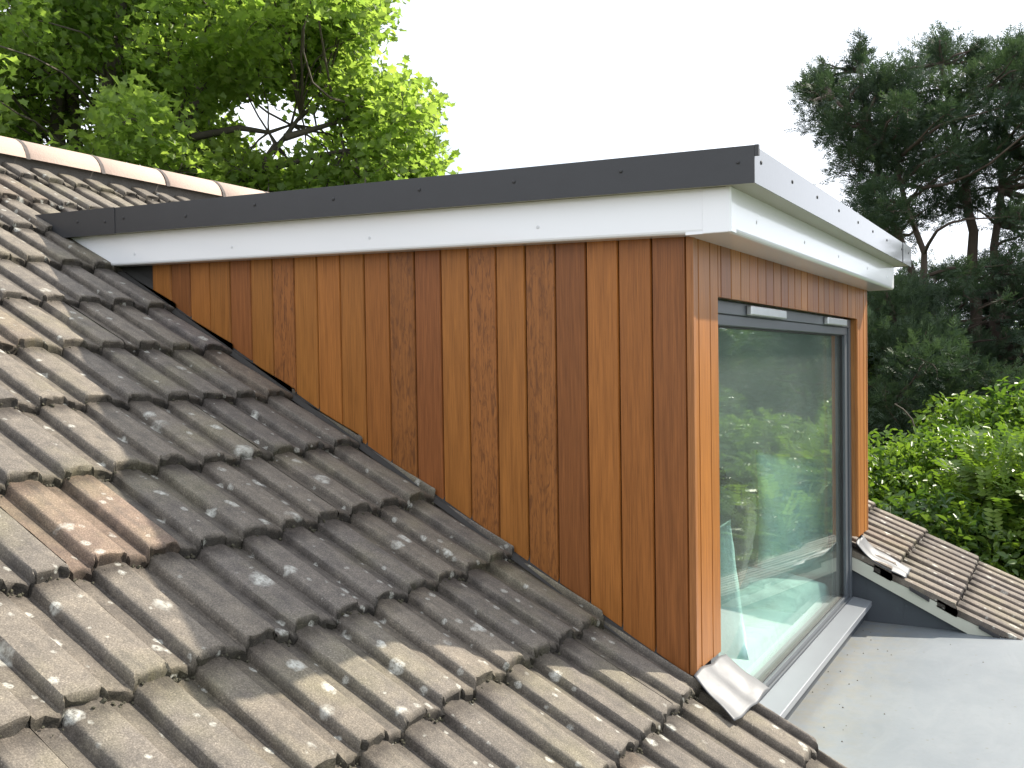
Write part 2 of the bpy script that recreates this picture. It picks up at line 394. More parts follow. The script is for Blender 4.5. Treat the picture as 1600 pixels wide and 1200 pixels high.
# right slope: lower, verge at the flat roof, far verge over the gable
for j in range(-2, 12):
    for m_ in range(0, 5):
        r_ = np.random.default_rng(3000 + j * 97 + m_)
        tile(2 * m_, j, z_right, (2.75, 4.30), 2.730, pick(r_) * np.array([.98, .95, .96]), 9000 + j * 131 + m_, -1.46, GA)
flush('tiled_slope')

# moss and crumbs in the laps
moss_v = []; moss_f = []; r_ = np.random.default_rng(77)
ico = np.array([(0, 0, 1), (.89, 0, .45), (.28, .85, .45), (-.72, .53, .45), (-.72, -.53, .45), (.28, -.85, .45), (.9, .1, -.3), (.1, .9, -.3), (-.9, 0, -.3), (0, -.9, -.3)])
icf = [(0, 1, 2), (0, 2, 3), (0, 3, 4), (0, 4, 5), (0, 5, 1), (1, 6, 2), (2, 7, 3), (3, 8, 4), (4, 9, 5), (5, 6, 1), (2, 6, 7), (3, 7, 8), (4, 8, 9), (5, 9, 6)]
for i in range(2600):
    j = r_.integers(-4, 8); x = r_.uniform(-2.6, -.03); y = RY0 + GA * j + .013 * x + r_.normal(.000, .005) - .004
    if y > 2.6: continue
    ph = (x - RX0) / RP
    if r_.random() > (.25 + .75 * (ph % 1 > .6)): continue
    z = float(z_left(x, y)) + float(roll_height(np.array(ph))) - .004 + r_.uniform(-.004, .004); s_ = r_.uniform(.002, .0062)
    b = len(moss_v); moss_v += [tuple(np.array((x, y, z)) + q * s_ * r_.uniform(.6, 1.3, 3)) for q in ico]; moss_f += [tuple(b + k for k in f) for f in icf]
mb = MB(); mb.add(moss_v, moss_f); tag(mb.build('moss', M['moss'], house), kind='stuff')

# ridge tiles (half-round-ish, salmon) and joints
RA = Vector((.243, 3.80, 2.168)); RB = Vector((2.22, 3.80, 2.155))
rdir = (RB - RA).normalized()
def ridge_pt(t, ang, rad):
    c = RA + rdir * t + Vector((0, 0, -.135))
    return c + Vector((0, math.cos(ang) * rad * 1.06, math.sin(ang) * rad))
t = -6.7; first = True
joints = []
while t < 4.3:
    ln = .452 + random.uniform(-.006, .006)
    mb = MB(); n = 14; vs = []; fs = []
    tilt = random.uniform(-.004, .004)
    for q, (tt, rr) in enumerate(((t + .006, .130), (t + .012, .136), (t + ln * .5, .136), (t + ln - .012, .136), (t + ln - .006, .130))):
        for k in range(n + 1):
            a = math.radians(8 + 164 * k / n)
            vs.append(ridge_pt(tt, a, rr + tilt * q / 4))
    N_ = n + 1
    for q in range(4):
        for k in range(n): fs.append((q * N_ + k, q * N_ + k + 1, (q + 1) * N_ + k + 1, (q + 1) * N_ + k))
    mb.add(vs, fs); mb.build('ridge_tile', M['ridge'], house, smooth=True)
    joints.append(t + ln); t += ln
for tj in joints[:-1]:
    mb = MB(); vs = []; fs = []
    for q, tt in enumerate((tj - .012, tj + .012)):
        for k in range(15):
            vs.append(ridge_pt(tt, math.radians(6 + 168 * k / 14), .1365 + random.uniform(0, .003)))
    for k in range(14): fs.append((k, k + 1, 15 + k + 1, 15 + k))
    mb.add(vs, fs); mb.build('ridge_mortar', M['mortar'], house)
# bedding under the ridge + rear slope
mb = MB(); mb.add([(-7, 3.80, 1.93), (4.28, 3.80, 1.93), (4.28, 8.6, -.75), (-7, 8.6, -.75)], [(0, 1, 2, 3)]); mb.col = (.2, .18, .16, 0); mb.c = [(.2, .18, .16, 0)] * 4
mb.build('rear_slope', M['tile'], house)
mb = MB(); mb.add([(-7, 3.70, 2.10), (4.28, 3.70, 1.94), (4.28, 3.702, 2.09), (-7, 3.702, 2.11)], [(0, 1, 2, 3)]); mb.build('ridge_bedding', M['bedding'], house)
# masonry below
mb = MB()
mb.prism([(-1.45, GZ), (8.2, GZ), (8.2, -.95), (3.8, 1.80), (2.7, 1.15), (-1.45, -1.0)], 'x', 4.0, 4.22)
mb.prism([(-1.45, GZ), (8.2, GZ), (8.2, -.95), (3.8, 1.95), (-1.45, -1.0)], 'x', -6.9, -6.7)
mb.box(-6.7, .1, -1.45, -1.25, GZ, -.95); mb.box(2.80, 4.0, -1.45, -1.25, GZ, -.95); mb.box(-6.7, 4.0, 8.0, 8.2, GZ, -.9)
mb.box(.1, 2.80, -4.2, -4.0, GZ, -.62); mb.box(.1, .3, -4.0, -1.25, GZ, -.62); mb.box(2.6, 2.8, -4.0, -1.25, GZ, -.62)
mb.build('brick_wall', M['brick'], house)
# flat roof in front of the dormer
FZ = -.50
mb = MB(); mb.box(.12, 2.80, -4.3, -.012, FZ - .1, FZ); fr_ = mb.build('flat_roof', M['flat'], house)
gv = []; gf = []
for i in range(50):
    near = r_.random() < .6
    x = r_.uniform(.3, 2.75); y = -.02 - abs(r_.normal(.10, .12)) if near else r_.uniform(-1.4, -.1); s_ = r_.uniform(.0014, .004)
    b = len(gv); gv += [tuple(np.array((x, y, FZ + s_ * .25)) + q * s_ * r_.uniform(.6, 1.4, 3)) for q in ico]; gf += [tuple(b + k for k in f) for f in icf]
mb = MB(); mb.add(gv, gf); tag(mb.build('grit', M['grit'], house), kind='stuff')
# lead-clad upstands each side of the flat roof
mb = MB()
mb.prism([(.10, FZ - .1), (.10, -.13), (.02, -.16), (-.83, z_right(2.75, -.83) - .06), (-.83, FZ - .1)], 'x', 2.788, 2.85)
mb.build('upstand', M['slate'], house)
mb = MB()
mb.prism([(-.03, FZ + .001), (-.03, -.19), (-.22, -.26), (-.22, FZ + .001)], 'x', 2.784, 2.788); mb.build('upstand_flashing', M['slate'], house)
mb = MB()
mb.prism([(-.012, FZ - .1), (-.012, z_left(.1, 0) - .06), (-.86, z_left(.1, -.86) - .06), (-.86, FZ - .1)], 'x', .08, .125); mb.build('upstand', M['slate'], house)
# cream verge board below the right tiles
mb = MB(); vb = []
for y in np.linspace(.06, -.86, 12): vb.append((y, z_right(2.76, y) - .028))
lo = []
for i, y in enumerate(np.linspace(-.80, .06, 12)):
    dpt = .105 - .075 * max(0, (-y - .55) / .25) ** 1.6
    lo.append((y, z_right(2.76, y) - dpt))
mb.prism(vb + lo, 'x', 2.752, 2.787); mb.build('verge_board', M['verge'], house)
for yy in (-.30, -.64):
    mb = MB(); y0, y1 = yy - .055, yy + .045
    mb.prism([(y0, z_right(2.75, y0) - .022), (y1, z_right(2.75, y1) - .022), (y1, z_right(2.75, y1) - .040), (y0, z_right(2.75, y0) - .045)], 'x', 2.738, 2.76)
    mb.build('verge_clip', M['clip'], house, bevel=.002)

# ------------------------------------------------------------------ dormer
W = 2.983; H = 1.356; FALL = .0222
dormer = thing('dormer', (1.5, 1.0, 0), 'hardwood clad flat roofed dormer with white fascia and large grey framed window', 'dormer')
light_, mid_, red_, fig_ = (.345, .132, .029), (.312, .115, .027), (.25, .088, .026), (.302, .114, .030)
bounds_u = [.1134 * i + .0205 for i in range(0, 22)]
kinds = 'RMLRFLFLRFMLLLFLRLLRL'          # from the front corner towards the ridge
tone = dict(L=light_, M=mid_, R=red_, F=fig_)
def vboard(mb, kind, quad, axis, seed, depth=.018, gap=.0035):
    """board between two edges with chamfered long edges; quad = (a0, a1, zb0, zb1, zt0, zt1); axis 'x' = on the plane x=0, 'y' = on the plane y=0"""
    r_ = random.Random(seed); a0, a1, b0, b1, t0, t1 = quad
    k = r_.uniform(.90, 1.1); c = tone[kind]; mb.col = (c[0] * k, c[1] * k * r_.uniform(.97, 1.03), c[2] * k, 1.0 if kind == 'F' else 0.0)
    off = r_.uniform(-.0012, .0012)
    def P(a, z, d): return (d, a, z) if axis == 'x' else (a, d, z)
    lerp = lambda p, q, a: p + (q - p) * (a - a0) / (a1 - a0)
    aa = [a0 + gap * .5, a0 + gap * .5 + .003, a1 - gap * .5 - .003, a1 - gap * .5]
    dd = [off + .006, off, off, off + .006]
    vs = []
    for a, d in zip(aa, dd):
        vs += [P(a, lerp(b0, b1, a), d), P(a, lerp(t0, t1, a), d)]
    for a in (aa[0], aa[3]):
        vs += [P(a, lerp(b0, b1, a), depth), P(a, lerp(t0, t1, a), depth)]
    mb.add(vs, [(0, 2, 3, 1), (2, 4, 5, 3), (4, 6, 7, 5), (8, 0, 1, 9), (6, 10, 11, 7), (8, 10, 6, 4, 2, 0), (1, 3, 5, 7, 11, 9)])
mb = MB(); zb = lambda y: S_L * y - .030
for i, kd in enumerate(kinds):
    y0 = bounds_u[i]; y1 = bounds_u[i + 1]
    jt = random.uniform(-.004, .004)
    vboard(mb, kd, (y0, y1, zb(y0) + jt, zb(y1) + jt, H + FALL * y0, H + FALL * y1), 'x', 40 + i)
cheek = mb.build('cheek_cladding', M['wood'], dormer)
mb = MB(); mb.col = (.33, .135, .045, 0); mb.box(-.004, .0185, -.004, .019, -.012, H); mb.build('corner_trim', M['wood'], dormer, bevel=.002)
# front boards
WX0, WX1, WZT, WZB = .254, 2.712, 1.1776, -.36
mb = MB(); fk = 'LLLRLLMMRMRMMLMRMRMRMLMLMML'
edges = [.0195] + [.0569 + .1133 * i for i in range(0, 26)] + [W - .0195]
for i in range(len(edges) - 1):
    x0, x1 = edges[i], edges[i + 1]; kd = fk[i % len(fk)]
    segs = []
    if x1 <= WX0 + .005 or x0 >= WX1 - .005: segs = [(x0, x1, -.004)]
    elif x0 < WX0: segs = [(x0, WX0, -.004), (WX0, x1, WZT)] if WX0 - x0 > .02 else [(x0, x1, WZT)]
    elif x1 > WX1: segs = [(x0, WX1, WZT), (WX1, x1, -.004)] if x1 - WX1 > .02 else [(x0, x1, WZT)]
    else: segs = [(x0, x1, WZT)]
    for (a, b, zb_) in segs:
        zz = zb_ if zb_ > 0 else -.022 * (a / W)
        g = .0035 if len(segs) == 1 else .0004
        vboard(mb, kd, (a, b, zz, zz, H, H), 'y', 80 + i, gap=.0042 if len(segs) == 1 else .001)
mb.build('front_cladding', M['wood'], dormer)
mb = MB(); mb.col = (.33, .135, .045, 0); mb.box(W - .0185, W + .004, -.004, .019, -.024, H); mb.build('corner_trim', M['wood'], dormer, bevel=.002)
# reveals (wood lining) left, right, head
for xa in (WX1 + .001, WX0 - .02):
    mb = MB(); mb.col = (.34, .15, .045, 0); mb.box(xa, xa + .019, .0185, .06, -.02, WZT + .02); mb.build('window_reveal', M['wood'], dormer)
# backing behind the cladding (black breather) and right cheek
mb = MB(); mb.prism([(.02, -.05), (.02, H + .02), (2.62, H + .02 + FALL * 2.6), (2.62, 1.36)], 'x', .019, .05); mb.build('cheek_backing', M['gutter'], dormer)
mb = MB()
for i in range(22):
    y0, y1 = bounds_u[0] + .1134 * i, bounds_u[0] + .1134 * (i + 1)
    k = tone['LMRLF'[i % 5]]; mb.col = (*k, 0); zl = z_right(3.0, y0) + .04
    mb.hexa([(W - .018, y0 + .002, zl), (W, y0 + .002, zl), (W, y1 - .002, z_right(3.0, y1) + .04), (W - .018, y1 - .002, z_right(3.0, y1) + .04),
             (W - .018, y0 + .002, H + FALL * y0), (W, y0 + .002, H + FALL * y0), (W, y1 - .002, H + FALL * y1), (W - .018, y1 - .002, H + FALL * y1)])
mb.build('cheek_cladding', M['wood'], dormer)
# secret gutter beside the left cheek
mb = MB()
ys = np.linspace(-.06, 2.95, 40); vs = []; fs = []
for y in ys:
    zz = z_left(0, y)
    vs += [(-.030, y, zz - .020), (-.014, y, zz - .004), (-.001, y, zz - .004), (.0175, y, zz + .030)]
for i in range(39):
    for k in range(3): fs.append((4 * i + k, 4 * i + k + 1, 4 * i + 5 + k, 4 * i + 4 + k))
mb.add(vs, fs); mb.build('secret_gutter', M['gutter'], dormer)

# roof deck, fascia, soffit, capping
E1, FY = -.0615, -.140          # fascia planes
CXL, CY = -.1025, -.224         # capping planes
CXR = 3.085; FXR = W + .06; YR = 3.12
fz0, fz1, cz0, cz1 = 1.350, 1.4815, 1.4815, 1.5895
up = lambda z, y: z + FALL * y
def slab(mb, x0, x1, y0, y1, z0, z1):
    mb.hexa([(x0, y0, up(z0, y0)), (x1, y0, up(z0, y0)), (x1, y1, up(z0, y1)), (x0, y1, up(z0, y1)), (x0, y0, up(z1, y0)), (x1, y0, up(z1, y0)), (x1, y1, up(z1, y1)), (x0, y1, up(z1, y1))])
mb = MB(); slab(mb, CXL + .004, CXR - .004, CY + .004, YR - .02, cz0 + .003, cz1 - .012); mb.build('roof_deck', M['deck'], dormer)
mb = MB(); slab(mb, CXL + .05, CXR - .05, CY + .05, YR - .06, cz1 - .012, cz1 - .006); mb.build('roof_membrane', M['felt'], dormer)
# side fascia with rolled lower edge
def fascia_profile(z0, z1, d0, d1):     # (d, z): d0 outer face, d1 inner
    r_ = .012; pts = [(d0, z1), (d0, z0 + r_)]
    for a in (30, 60, 90): pts.append((d0 + (r_ - r_ * math.cos(math.radians(a))) * (1 if d1 > d0 else -1), z0 + r_ - r_ * math.sin(math.radians(a))))
    pts += [(d1, z0), (d1, z1)]; return pts
mb = MB(); pf = fascia_profile(fz0, fz1 + .002, E1, E1 + .0614)
n = len(pf); y0, y1 = FY + .0145, 2.92
mb.add([(d, y0, up(z, y0)) for d, z in pf] + [(d, y1, up(z, y1)) for d, z in pf], [tuple(range(n)), tuple(range(n, 2 * n))[::-1]] + [(i, (i + 1) % n, n + (i + 1) % n, n + i) for i in range(n)])
mb.build('side_fascia', M['white'], dormer)
mb = MB(); zf_ = fz0 - .003; pf = [(FY, fz1 + .002), (FY, zf_ + .014)]
for a in (22, 45, 68, 90): pf.append((FY + .014 - .014 * math.cos(math.radians(a)), zf_ + .014 - .014 * math.sin(math.radians(a))))
pf += [(-.0005, zf_), (-.0005, zf_ + .008), (FY + .014, zf_ + .008), (FY + .014, fz1 + .002)]
n = len(pf); x0, x1 = E1, FXR
mb.add([(x0, d, z) for d, z in pf] + [(x1, d, z) for d, z in pf], [tuple(range(n)), tuple(range(n, 2 * n))[::-1]] + [(i, (i + 1) % n, n + (i + 1) % n, n + i) for i in range(n)])
mb.build('front_fascia', M['white'], dormer)
mb = MB(); mb.hexa([(FXR - .06, FY + .014, fz0 + .001), (FXR - .001, FY + .014, fz0 + .001), (FXR - .001, 2.9, up(fz0, 2.9)), (FXR - .06, 2.9, up(fz0, 2.9)),
                    (FXR - .06, FY + .014, fz1), (FXR - .001, FY + .014, fz1), (FXR - .001, 2.9, up(fz1, 2.9)), (FXR - .06, 2.9, up(fz1, 2.9))]); mb.build('side_fascia', M['white'], dormer)
mb = MB()
cp = [(E1 - .0025, FY + .085), (E1 - .0025, FY + .004), (E1 + .0015, FY - .0025), (E1 + .05, FY - .0025), (E1 + .05, FY - .0004), (E1 + .003, FY - .0004), (E1 - .0004, FY + .005), (E1 - .0004, FY + .085)]
mb.prism(cp, 'z', fz0 - .002, fz1 - .002)
mb.build('fascia_corner', M['white'], dormer, bevel=.001)
# metal capping: left side, its lap piece, front, front lap, right
mb = MB(); slab(mb, CXL - .0015, CXL + .0025, CY, YR, cz0, cz1); slab(mb, CXL + .0025, CXL + .05, CY, YR, cz1 - .004, cz1); mb.build('side_capping', M['black'], dormer)
mb = MB(); slab(mb, CXL - .0040, CXL - .0017, 2.50, YR, cz0 - .002, cz1 + .002); mb.build('capping_lap', M['black'], dormer)
mb = MB(); slab(mb, CXL + .003, CXR, CY, CY + .004, cz0 + .001, cz1 - .001); slab(mb, CXL + .05, CXR, CY + .004, CY + .05, cz1 - .005, cz1 - .001); mb.build('front_capping', M['frontcap'], dormer)
mb = MB(); slab(mb, 2.78, CXR + .003, CY - .003, CY - .0005, cz0 - .001, cz1 + .001); mb.build('capping_lap', M['frontcap'], dormer)
mb = MB(); slab(mb, CXR - .0015, CXR + .0025, CY + .0045, YR, cz0, cz1); mb.build('side_capping', M['black'], dormer)
mb = MB(); slab(mb, CXL - .001, CXL + .012, CY - .012, CY - .0005, cz1 - .03, cz1 + .001); mb.build('capping_corner_tab', M['black'], dormer)
def fix(name, pts, nrm, r_, h, mat):
    for p in pts:
        mb = MB(); mb.disc(p, nrm, r_, h); mb.build(name, mat, dormer)
fix('screw', [(CXL - (.004 if y > 2.5 else .0015), y, z) for y, z in ((2.738, 1.604), (2.56, 1.590), (2.447, 1.597), (2.079, 1.574), (1.705, 1.586), (1.32, 1.572), (.941, 1.569), (.567, 1.559), (.19, 1.553), (-.176, 1.540))], (-1, 0, 0), .0062, .003, M['screw'])
fix('screw', [(x, CY - (.003 if x > 2.78 else 0), 1.545) for x in (-.032, .342, .707, 1.089, 1.491, 1.853, 2.253, 2.742, 2.98)], (0, -1, 0), .0062, .003, M['screw'])
fix('nail_cap', [(E1, y, z) for y, z in ((2.434, 1.449), (1.871, 1.440), (1.191, 1.426), (.503, 1.411))], (-1, 0, 0), .006, .002, M['nail'])
fix('nail_cap', [(x, FY, 1.406) for x in (.217, .873, 1.5, 2.197, 2.8)], (0, -1, 0), .006, .002, M['nail'])
fix('nail_cap', [(x, -.182, cz0 + .003) for x in (.35, 1.05, 1.75, 2.45)], (0, 0, -1), .007, .003, M['nail'])

# window
win = bpy.data.objects.new('window', None); col.objects.link(win); win.parent = dormer; win.location = (1.48 - 1.5, .05 - 1.0, .4)
YF = .036
def ring(mb, x0, x1, z0, z1, wl, wr, wt, wb, ya, yb):
    mb.box(x0, x1, ya, yb, z1 - wt, z1); mb.box(x0, x1, ya, yb, z0, z0 + wb)
    mb.box(x0, x0 + wl, ya, yb, z0 + wb, z1 - wt); mb.box(x1 - wr, x1, ya, yb, z0 + wb, z1 - wt)
mb = MB(); ring(mb, WX0, WX1, -.362, WZT - .004, .05, .055, .045, .014, YF, YF + .09); mb.build('frame', M['frame'], win, bevel=.002)
mb = MB(); ring(mb, WX0 + .0505, WX1 - .0555, -.3475, WZT - .0495, .06, .068, .040, .022, YF + .008, YF + .08); mb.build('sash', M['frame'], win, bevel=.003)
mb = MB(); ring(mb, WX0 + .1106, WX1 - .1236, -.3252, WZT - .0897, .006, .006, .005, .004, YF + .022, YF + .07); mb.build('gasket', M['gasket'], win)
mb = MB(); mb.box(WX0 + .112, WX1 - .125, YF + .034, YF + .039, -.324, WZT - .091); mb.box(WX0 + .112, WX1 - .125, YF + .056, YF + .061, -.324, WZT - .091); mb.build('pane', M['glass'], win)
for (xa, xb) in ((.70, 1.22), (2.03, 2.50)):
    mb = MB(); mb.box(xa, xb, YF - .022, YF - .001, WZT - .045, WZT - .010); v_ = mb.build('trickle_vent', M['vent'], win, bevel=.004)
mb = MB()
prof = [(YF - .001, -.356), (YF - .001, -.366), (-.052, -.384), (-.052, -.402), (-.064, -.402), (-.064, -.372)]
mb.prism(prof, 'x', .10, WX1 + .02); mb.build('sill', M['sill'], win, bevel=.003)
mb = MB(); mb.box(.10, WX1 + .06, -.011, .03, FZ - .1, -.372); mb.build('apron', M['slate'], win)

# lead flashings draped on the tiles at both front posts
def lead(name, corners, zfun, xoff, rise, nu=26, nv=18, seed=3):
    r_ = np.random.default_rng(seed); c = [np.array(q) for q in corners]
    vs = []; fs = []
    for a in range(nu + 1):
        for b in range(nv + 1):
            u_, v_ = a / nu, b / nv
            p = c[0] * (1 - u_) * (1 - v_) + c[1] * u_ * (1 - v_) + c[2] * u_ * v_ + c[3] * (1 - u_) * v_
            p = p + np.array([.0015 * math.sin(v_ * 6 + seed), .0015 * math.sin(u_ * 7 + 1)])
            ph = (p[0] - xoff) / RP
            z = float(zfun(p[0], p[1])) + .024 + .004 * math.cos(2 * math.pi * (ph - .33)) + .003 * math.sin(u_ * 4 + v_ * 3) + .0012 * math.sin(v_ * 11 + u_ * 6)
            z += rise * (1 - v_) ** 3
            vs.append((p[0], p[1], z))
    for a in range(nu):
        for b in range(nv): fs.append((a * (nv + 1) + b, (a + 1) * (nv + 1) + b, (a + 1) * (nv + 1) + b + 1, a * (nv + 1) + b + 1))
    mb = MB(); mb.add(vs, fs); o = mb.build(name, M['lead'], dormer, smooth=True)
    m = o.modifiers.new('thick', 'SOLIDIFY'); m.thickness = .0022; m.offset = 1
lead('lead_flashing', [(-.035, -.005), (.262, -.012), (.245, -.165), (-.123, -.158)], z_left, RX0, .010)
# lead at the right post
def lead_right():
    vs = []; fs = []; nu, nv = 22, 22
    for a in range(nu + 1):
        for b in range(nv + 1):
            u_, v_ = a / nu, b / nv               # u across (x), v down the slope
            x = 2.742 + u_ * (.27 + .02 * v_); y = .02 - v_ * .26 + .012 * u_
            ph = (x - 2.75) / RP
            z = float(z_right(x, y)) + -.010 + .006 * math.cos(2 * math.pi * (ph - .33)) + .024 + .004 * math.sin(v_ * 8 + u_ * 4)
            z += .05 * max(0, 1 - v_ / .35) ** 2
            vs.append((x, y, z))
    for a in range(nu):
        for b in range(nv): fs.append((a * (nv + 1) + b, (a + 1) * (nv + 1) + b, (a + 1) * (nv + 1) + b + 1, a * (nv + 1) + b + 1))
    mb = MB(); mb.add(vs, fs); o = mb.build('lead_flashing', M['lead'], dormer, smooth=True)
    m = o.modifiers.new('thick', 'SOLIDIFY'); m.thickness = .0022; m.offset = 1
lead_right()

# room behind the glass
mb = MB()
mb.add([(.06, .11, -1.1), (2.92, .11, -1.1), (2.92, 3.3, -1.1), (.06, 3.3, -1.1), (.06, .11, 1.34), (2.92, .11, 1.34), (2.92, 3.3, 1.34), (.06, 3.3, 1.34)], [(1, 2, 6, 5), (2, 3, 7, 6), (3, 0, 4, 7), (4, 5, 6, 7)])
mb.box(.06, 2.92, .11, .14, -1.1, -.36); mb.box(.06, WX0 + .02, .11, .14, -.36, 1.34); mb.box(WX1 - .02, 2.92, .11, .14, -.36, 1.34); mb.box(WX0 + .02, WX1 - .02, .11, .14, WZT, 1.34)
mb.build('room_wall', M['room'], dormer)
mb = MB(); mb.box(.06, 2.92, .11, 3.3, -1.2, -1.1); mb.build('room_floor', M['carpet'], dormer)

# bed and bedding
def soft(name, fn, nu, nv, mat, label, cat, group=None, parent=None):
    vs = []; fs = []
    for a in range(nu + 1):
        for b in range(nv + 1): vs.append(fn(a / nu, b / nv))
    for a in range(nu):
        for b in range(nv): fs.append((a * (nv + 1) + b, (a + 1) * (nv + 1) + b, (a + 1) * (nv + 1) + b + 1, a * (nv + 1) + b + 1))
    mb = MB(); mb.add(vs, fs); o = mb.build(name, mat, parent, smooth=True)
    if label: tag(o, label, cat, group)
    return o
bed = thing('bed', (1.5, .9, -1.1), 'low bed standing behind the dormer window under rumpled bedding', 'bed')
mb = MB(); mb.box(.20, 2.75, .16, 1.65, -1.0, -.72); mb.build('bed_base', M['whitecloth'], bed, bevel=.02)
mb = MB(); mb.box(.20, 2.75, .15, 1.65, -.715, -.40); mb.build('mattress', M['whitecloth'], bed, bevel=.05)
for lx in (.3, 2.65):
    for ly in (.25, 1.55):
        mb = MB(); mb.tube([(lx, ly, -1.1), (lx, ly, -.99)], [.03, .03]); mb.build('leg', M['gasket'], bed)
from mathutils import noise as mnoise
def wr(x, y, s): return mnoise.noise(Vector((x * s, y * s, s)))
def duvet(u, v):
    x = .24 + u * 2.44; y = .125 + v * 1.18
    e = min(u, 1 - u, v + .4, 1 - v)
    z = -.335 + .12 * min(1, e * 8) ** .5 + .055 * wr(x, y, 2.3) + .03 * wr(x + y * .7, y * .4, 7.5) + .018 * abs(wr(x, y, 11)) - .02
    if v < .09: z -= .34 * (1 - v / .09) ** 1.5; y = .125 + .03 * min(1, v / .09)
    z += .10 * math.exp(-((x - 2.25) ** 2 / .12 + (y - .5) ** 2 / .1))
    return (x, y, z)
soft('duvet', duvet, 110, 60, M['teal'], 'pale teal rumpled duvet lying on the bed behind the glass', 'duvet')
def pillow(name, c, wx, hz, th, rot, mat, label, cat, group, seed):
    R_ = Matrix.Rotation(rot[2], 3, 'Z') @ Matrix.Rotation(rot[0], 3, 'X') @ Matrix.Rotation(rot[1], 3, 'Y'); N_ = 22; vs = []; fs = []
    for sgn in (-1, 1):
        b = len(vs)
        for a in range(N_ + 1):
            for k in range(N_ + 1):
                u, v = a / N_ * 2 - 1, k / N_ * 2 - 1
                t = ((1 - u * u) * (1 - v * v)) ** .42 * th
                cr = .012 * mnoise.noise(Vector((u * 3 + seed, v * 3, sgn))) + .01 * mnoise.noise(Vector((u * 7, v * 7 + seed, sgn)))
                p = Vector((wx * u * (1 - .09 * (1 - v * v)), sgn * t + cr * (t / th), hz * v * (1 - .09 * (1 - u * u))))
                vs.append(tuple(R_ @ p + Vector(c)))
        for a in range(N_):
            for k in range(N_): fs.append((b + a * (N_ + 1) + k, b + (a + 1) * (N_ + 1) + k, b + (a + 1) * (N_ + 1) + k + 1, b + a * (N_ + 1) + k + 1))
    mb = MB(); mb.add(vs, fs); me = mb.mesh(name); bm = bmesh.new(); bm.from_mesh(me); bmesh.ops.remove_doubles(bm, verts=bm.verts, dist=.0004); bmesh.ops.recalc_face_normals(bm, faces=bm.faces); bm.to_mesh(me); bm.free()
    tag(link(name, me, mat, None, True), label, cat, group)
pillow('pillow', (.98, .33, -.02), .30, .27, .075, (.1, .35, .9), M['teal'], 'pale teal pillow standing upright at the left of the bed', 'pillow', 'pillows on the bed', 1)
pillow('pillow', (2.68, .33, .08), .27, .36, .08, (-.12, .08, -.7), M['teal'], 'pale teal pillow propped at the right end of the bed', 'pillow', 'pillows on the bed', 5)
pillow('woven_stand_in', (2.0, .46, .03), .52, .27, .07, (.2, 0, .25), M['brown'], 'dark brown stand-in for an unidentified woven shape between the two teal pillows', 'woven_stand_in', None, 9)  # added stand-in for a dark woven shape of unknown nature

# ------------------------------------------------------------------ foliage
def unit(v): return v / np.maximum(np.linalg.norm(v, axis=1, keepdims=True), 1e-9)
MAPLE = np.array([(0, -.5), (.13, -.36), (.40, -.40), (.36, -.16), (.56, .10), (.30, .12), (.24, .26), (.10, .24), (0, .56), (-.10, .24), (-.24, .26), (-.30, .12), (-.56, .10), (-.36, -.16), (-.40, -.40), (-.13, -.36)])
OVAL = np.array([(0, -.5), (.17, -.26), (.24, .0), (.15, .28), (0, .5), (-.15, .28), (-.24, .0), (-.17, -.26)])
def leaves(centers, size, shape, droop=.5, up=None, r_=rng, jitter=.35, toneval=None):
    """one folded leaf per centre: right and left half ngons"""
    n = len(centers)
    nrm = r_.normal(0, 1, (n, 3)) * .75 + np.array([.25, -.15, .9])
    nrm = unit(nrm)
    tan = unit(np.cross(nrm, r_.normal(0, 1, (n, 3)))); tan = unit(tan + np.array([0, 0, -droop])); tan = unit(tan - nrm * np.sum(tan * nrm, 1, keepdims=True))
    bi = np.cross(nrm, tan); s = size * r_.uniform(1 - jitter, 1 + jitter, n)
    k = len(shape); h = k // 2
    P = centers[:, None, :] + (bi[:, None, :] * shape[None, :, 0:1] + tan[:, None, :] * -shape[None, :, 1:2] + nrm[:, None, :] * (np.abs(shape[None, :, 0:1]) * .35 - .25 * shape[None, :, 1:2] ** 2)) * s[:, None, None]
    V = P.reshape(-1, 3); base = (np.arange(n) * k)[:, None]
    a = np.arange(0, h + 1)[None]; b = np.concatenate([[0], np.arange(h, k)])[None]
    fa = (base + a); fb = (base + b)
    F = np.concatenate([fa.ravel(), fb.ravel()]); cnt = np.concatenate([np.full(n, h + 1), np.full(n, k - h + 1)])
    tv = r_.uniform(0, 1, n) if toneval is None else np.clip(toneval + r_.normal(0, .16, n), 0, 1)
    C = np.ones((len(V), 4)); C[:, :3] = np.repeat(tv, k)[:, None]
    return V, F, cnt, C
